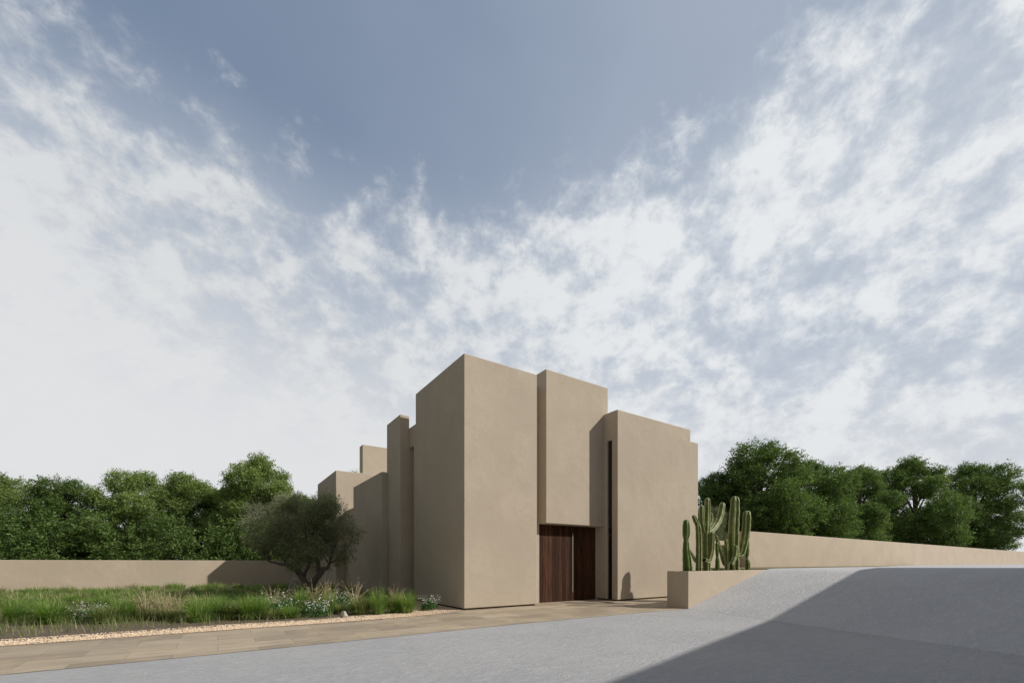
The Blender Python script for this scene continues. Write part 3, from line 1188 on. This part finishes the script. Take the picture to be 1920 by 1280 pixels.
GG, GP, GF = 'green grass clumps in the bed', 'feathery straw grasses in the bed', 'white flowering plants in the bed'
front = [  # photo column, base row, kind, scale, label
    (487, 1160, 'green', (1.05, 1.05, 1.25), 'bright green grass clump at the left end of the front row'),
    (514, 1150, 'plume', 1.0, 'straw coloured feather grass behind the leftmost white flowers'),
    (513, 1160, 'olive', (.9, .9, .7), 'low spreading green clump on the gravel below the leftmost white flowers'),
    (527, 1155, 'flower', (1.25, 1.25, 1.35), 'leftmost bushy white flowering plant in the front row'),
    (543, 1159, 'green', (.95, .95, .66), 'short green tuft on the gravel right of the leftmost white flowers'),
    (568, 1150, 'green', (.95, .95, 1.38), 'upright green grass clump between the two left white flowering plants'),
    (590, 1146, 'plume', 1.12, 'straw feather grass arching above the middle white flowers'),
    (594, 1156, 'flower', (1.15, 1.15, 1.15), 'white flowering plant with dark leaves at the gravel edge left of the rock'),
    (617, 1150, 'plumed', (.8, .8, 1.3), 'green grass with straw tips directly behind the pale rock'),
    (643, 1146, 'flower', (1.15, 1.15, 1.45), 'tall white flowering plant behind and right of the pale rock'),
    (640, 1150, 'olive', (.7, .7, .75), 'small olive green tuft touching the pale rock'),
    (665, 1143, 'plume', 1.18, 'tall straw feather grass, its stalks leaning right at mid bed'),
    (676, 1152, 'olive', (.95, .95, 1.3), 'dull olive green clump left of the brightest upright grass'),
    (709, 1152, 'green', (.80, .80, 1.42), 'brightest upright green grass clump in the right half of the bed'),
    (741, 1149, 'plumed', (.85, .85, 1.0), 'grass clump with straw plumes right of the brightest upright clump'),
    (762, 1149, 'green', (1.0, 1.0, 1.3), 'broad green grass clump at the right end of the row'),
    (806, 1144, 'flower', (.85, .85, 1.05), 'small white flowering plant standing alone by the house corner'),
]
random.seed(3)
for i, (px, py, kd, sc_, lb) in enumerate(front):
    x_, y_ = gpt(px, py)
    clump(kd, x_, y_, sc_, 1.1 * i + .3, lb, GF if kd == 'flower' else (GP if kd == 'plume' else GG))
# rows behind: an uncountable shaded sward of mixed grasses, with some flower heads
Gm = {'g': Geo(), 'o': Geo(), 's': Geo()}
k_ = 0
for row, (dep, hs) in enumerate([(13.9, .8), (14.8, .85), (16.0, .9), (17.4, .9), (20, .9), (23.5, .9)]):
    for px in range(0, 770 - row * 12, 30 - row * 3):
        q = px + random.uniform(-9, 9)
        dd = dep + random.uniform(-.6, .6)
        x_, y_ = gp(q, dd)
        if x_ > 5.3 or (x_ > 4.4 and y_ < 13.6): continue
        k_ += 1
        s_ = hs * random.uniform(.75, 1.15)
        V, F, _ = blades(330, .38 * s_, .55 * s_, 1.0, .0075, droop=.45, seed=1000 + k_, hmin=.35)
        Gm[random.choice('ggo')].add(V + np.array([x_, y_, .02]), F)
        if random.random() < .30:
            V, F, _ = blades(20, .15, .85 * s_, .9, .006, droop=.5, seed=3000 + k_, hmin=.6)
            Gm['s'].add(V + np.array([x_, y_, .02]), F)
for kk, mm, lb in (('g', M_GRASS, 'green meadow grass filling the shaded back of the bed'),
                   ('o', M_GRASS2, 'duller olive meadow grass mixed through the back of the bed'),
                   ('s', M_STRAW, 'thin straw stalks rising from the meadow grass at the back')):
    tagit(link('meadow_grass', Gm[kk].mesh('meadow_grass'), mm), lb, 'grass', kind='stuff')
ORD = ['second', 'third', 'fourth', 'fifth', 'sixth', 'seventh', 'eighth', 'ninth', 'tenth', 'eleventh', 'twelfth', 'thirteenth', 'fourteenth']
for j, px in enumerate(range(30, 480, 34)):
    q = px + random.uniform(-6, 6)
    x_, y_ = gpt(q, 1163 + (480 - px) * .012 + random.uniform(-5, 3))
    kd = random.choice(['green', 'plume', 'flower', 'olive', 'green'])
    nmk = {'green': 'bright green grass clump', 'olive': 'olive green grass clump', 'plume': 'straw feather grass', 'flower': 'white flowering plant'}[kd]
    od = 'first' if j == 0 else ORD[j - 1]
    clump(kd, x_, y_, random.uniform(.95, 1.2), random.uniform(0, 6), '%s, %s plant of the front row counted from the left edge' % (nmk, od),
          GF if kd == 'flower' else (GP if kd == 'plume' else GG))

# low ground cover over the soil
R = np.random.default_rng(9)
G = Geo()
n = 26000
xs = R.uniform(-14, 5.8, n)
yy = R.uniform(12.6, 29, n)
kp = ~((xs > 4.2) & (yy < 14.0))
xs, yy = xs[kp], yy[kp]
n = len(xs)
a = R.uniform(0, 2 * PI, n)
h_ = R.uniform(.08, .34, n)
wv = .007
V = np.empty((n, 3, 3))
V[:, 0] = np.stack([xs - np.sin(a) * wv, yy + np.cos(a) * wv, np.full(n, .02)], 1)
V[:, 1] = np.stack([xs + np.sin(a) * wv, yy - np.cos(a) * wv, np.full(n, .02)], 1)
V[:, 2] = np.stack([xs + np.cos(a) * h_ * .45, yy + np.sin(a) * h_ * .45, .02 + h_], 1)
o = link('ground_cover', mesh_np('ground_cover', V.reshape(-1, 3), np.arange(n * 3).reshape(-1, 3)), M_GRASS2)
tagit(o, 'short grassy ground cover over the soil of the bed', 'ground cover', kind='stuff')


# ------------------------------------------------------------------ rocks, pebbles
def rock(x_, y_, sx, sy, sz, seed, label, name='rock', m_=None):
    bm = bmesh.new()
    bmesh.ops.create_icosphere(bm, subdivisions=4, radius=1)
    for v in bm.verts:
        c = v.co.copy()
        f = 1 + .28 * mnoise.noise(c * 1.1 + Vector((seed, 0, 0))) + .10 * mnoise.noise(c * 3 + Vector((0, seed, 0))) + .03 * mnoise.noise(c * 9)
        c *= f
        # facets
        for nv in (Vector((.6, -.5, .6)), Vector((-.7, -.2, .55)), Vector((.1, .8, .5)), Vector((-.2, -.85, .3))):
            nv = nv.normalized()
            dd = c.dot(nv)
            if dd > .72: c -= nv * (dd - .72) * .8
        v.co = Vector((c.x * sx, c.y * sy, max(c.z, -.4) * sz))
    me = bm_mesh(bm)
    o = link(name, me, m_ or M_ROCK, smooth=True)
    o.location = (x_, y_, .02 + .3 * sz)
    o.rotation_euler = (0, 0, seed)
    return tagit(o, label, 'rock')


x_, y_ = gpt(645, 1158)
rock(x_, y_, .115, .10, .135, 2.2, 'pale pointed rock lying on the gravel strip')
x_, y_ = gpt(632, 1160)
rock(x_, y_, .045, .035, .022, 4.0, 'tiny flat stone beside the pale pointed rock')
x_, y_ = gp(616, 13.0)
rock(x_, y_, .20, .16, .40, 5.5, 'tan boulder half hidden in the grasses at mid bed')
x_, y_ = gp(552, 19.5)
rock(x_, y_, .38, .3, .62, 1.3, 'grey boulder standing in the shade left of the olive trunk')

ico = bmesh.new()
bmesh.ops.create_icosphere(ico, subdivisions=1, radius=1)
iv = np.array([v.co[:] for v in ico.verts])
if_ = np.array([[v.index for v in f.verts] for f in ico.faces])
ico.free()
R = np.random.default_rng(4)
px_ = []
while len(px_) < 15000:
    xq = R.uniform(-7, 6.3) if R.random() < .8 else R.uniform(0, 6.3)
    ye = np.interp(xq, [p[0] for p in GE], [p[1] for p in GE])
    yf = np.interp(xq, [p[0] for p in SE[:7]], [p[1] for p in SE[:7]]) + .3 if xq < 5.2 else 15.5
    yq = R.uniform(ye + .015, max(yf, ye + .4))
    if xq > 6.36 and yq > 12.2: continue
    px_.append((xq, yq))
px_ = np.array(px_)
n = len(px_)
sz = R.uniform(.008, .019, n)
V = iv[None] * sz[:, None, None] * R.uniform(.6, 1.25, (n, 1, 3)) * np.array([1, 1, .65]) * R.uniform(.82, 1.15, (n, 12, 1))
V = V + np.stack([px_[:, 0], px_[:, 1], np.full(n, .014) + sz * .3], 1)[:, None, :]
F = (if_[None] + (np.arange(n) * 12)[:, None, None]).reshape(-1, 3)
o = link('gravel', mesh_np('gravel', V.reshape(-1, 3), F), M_PEBBLE)
tagit(o, 'pinkish beige gravel strip between the bed and the paving', 'gravel', kind='stuff')
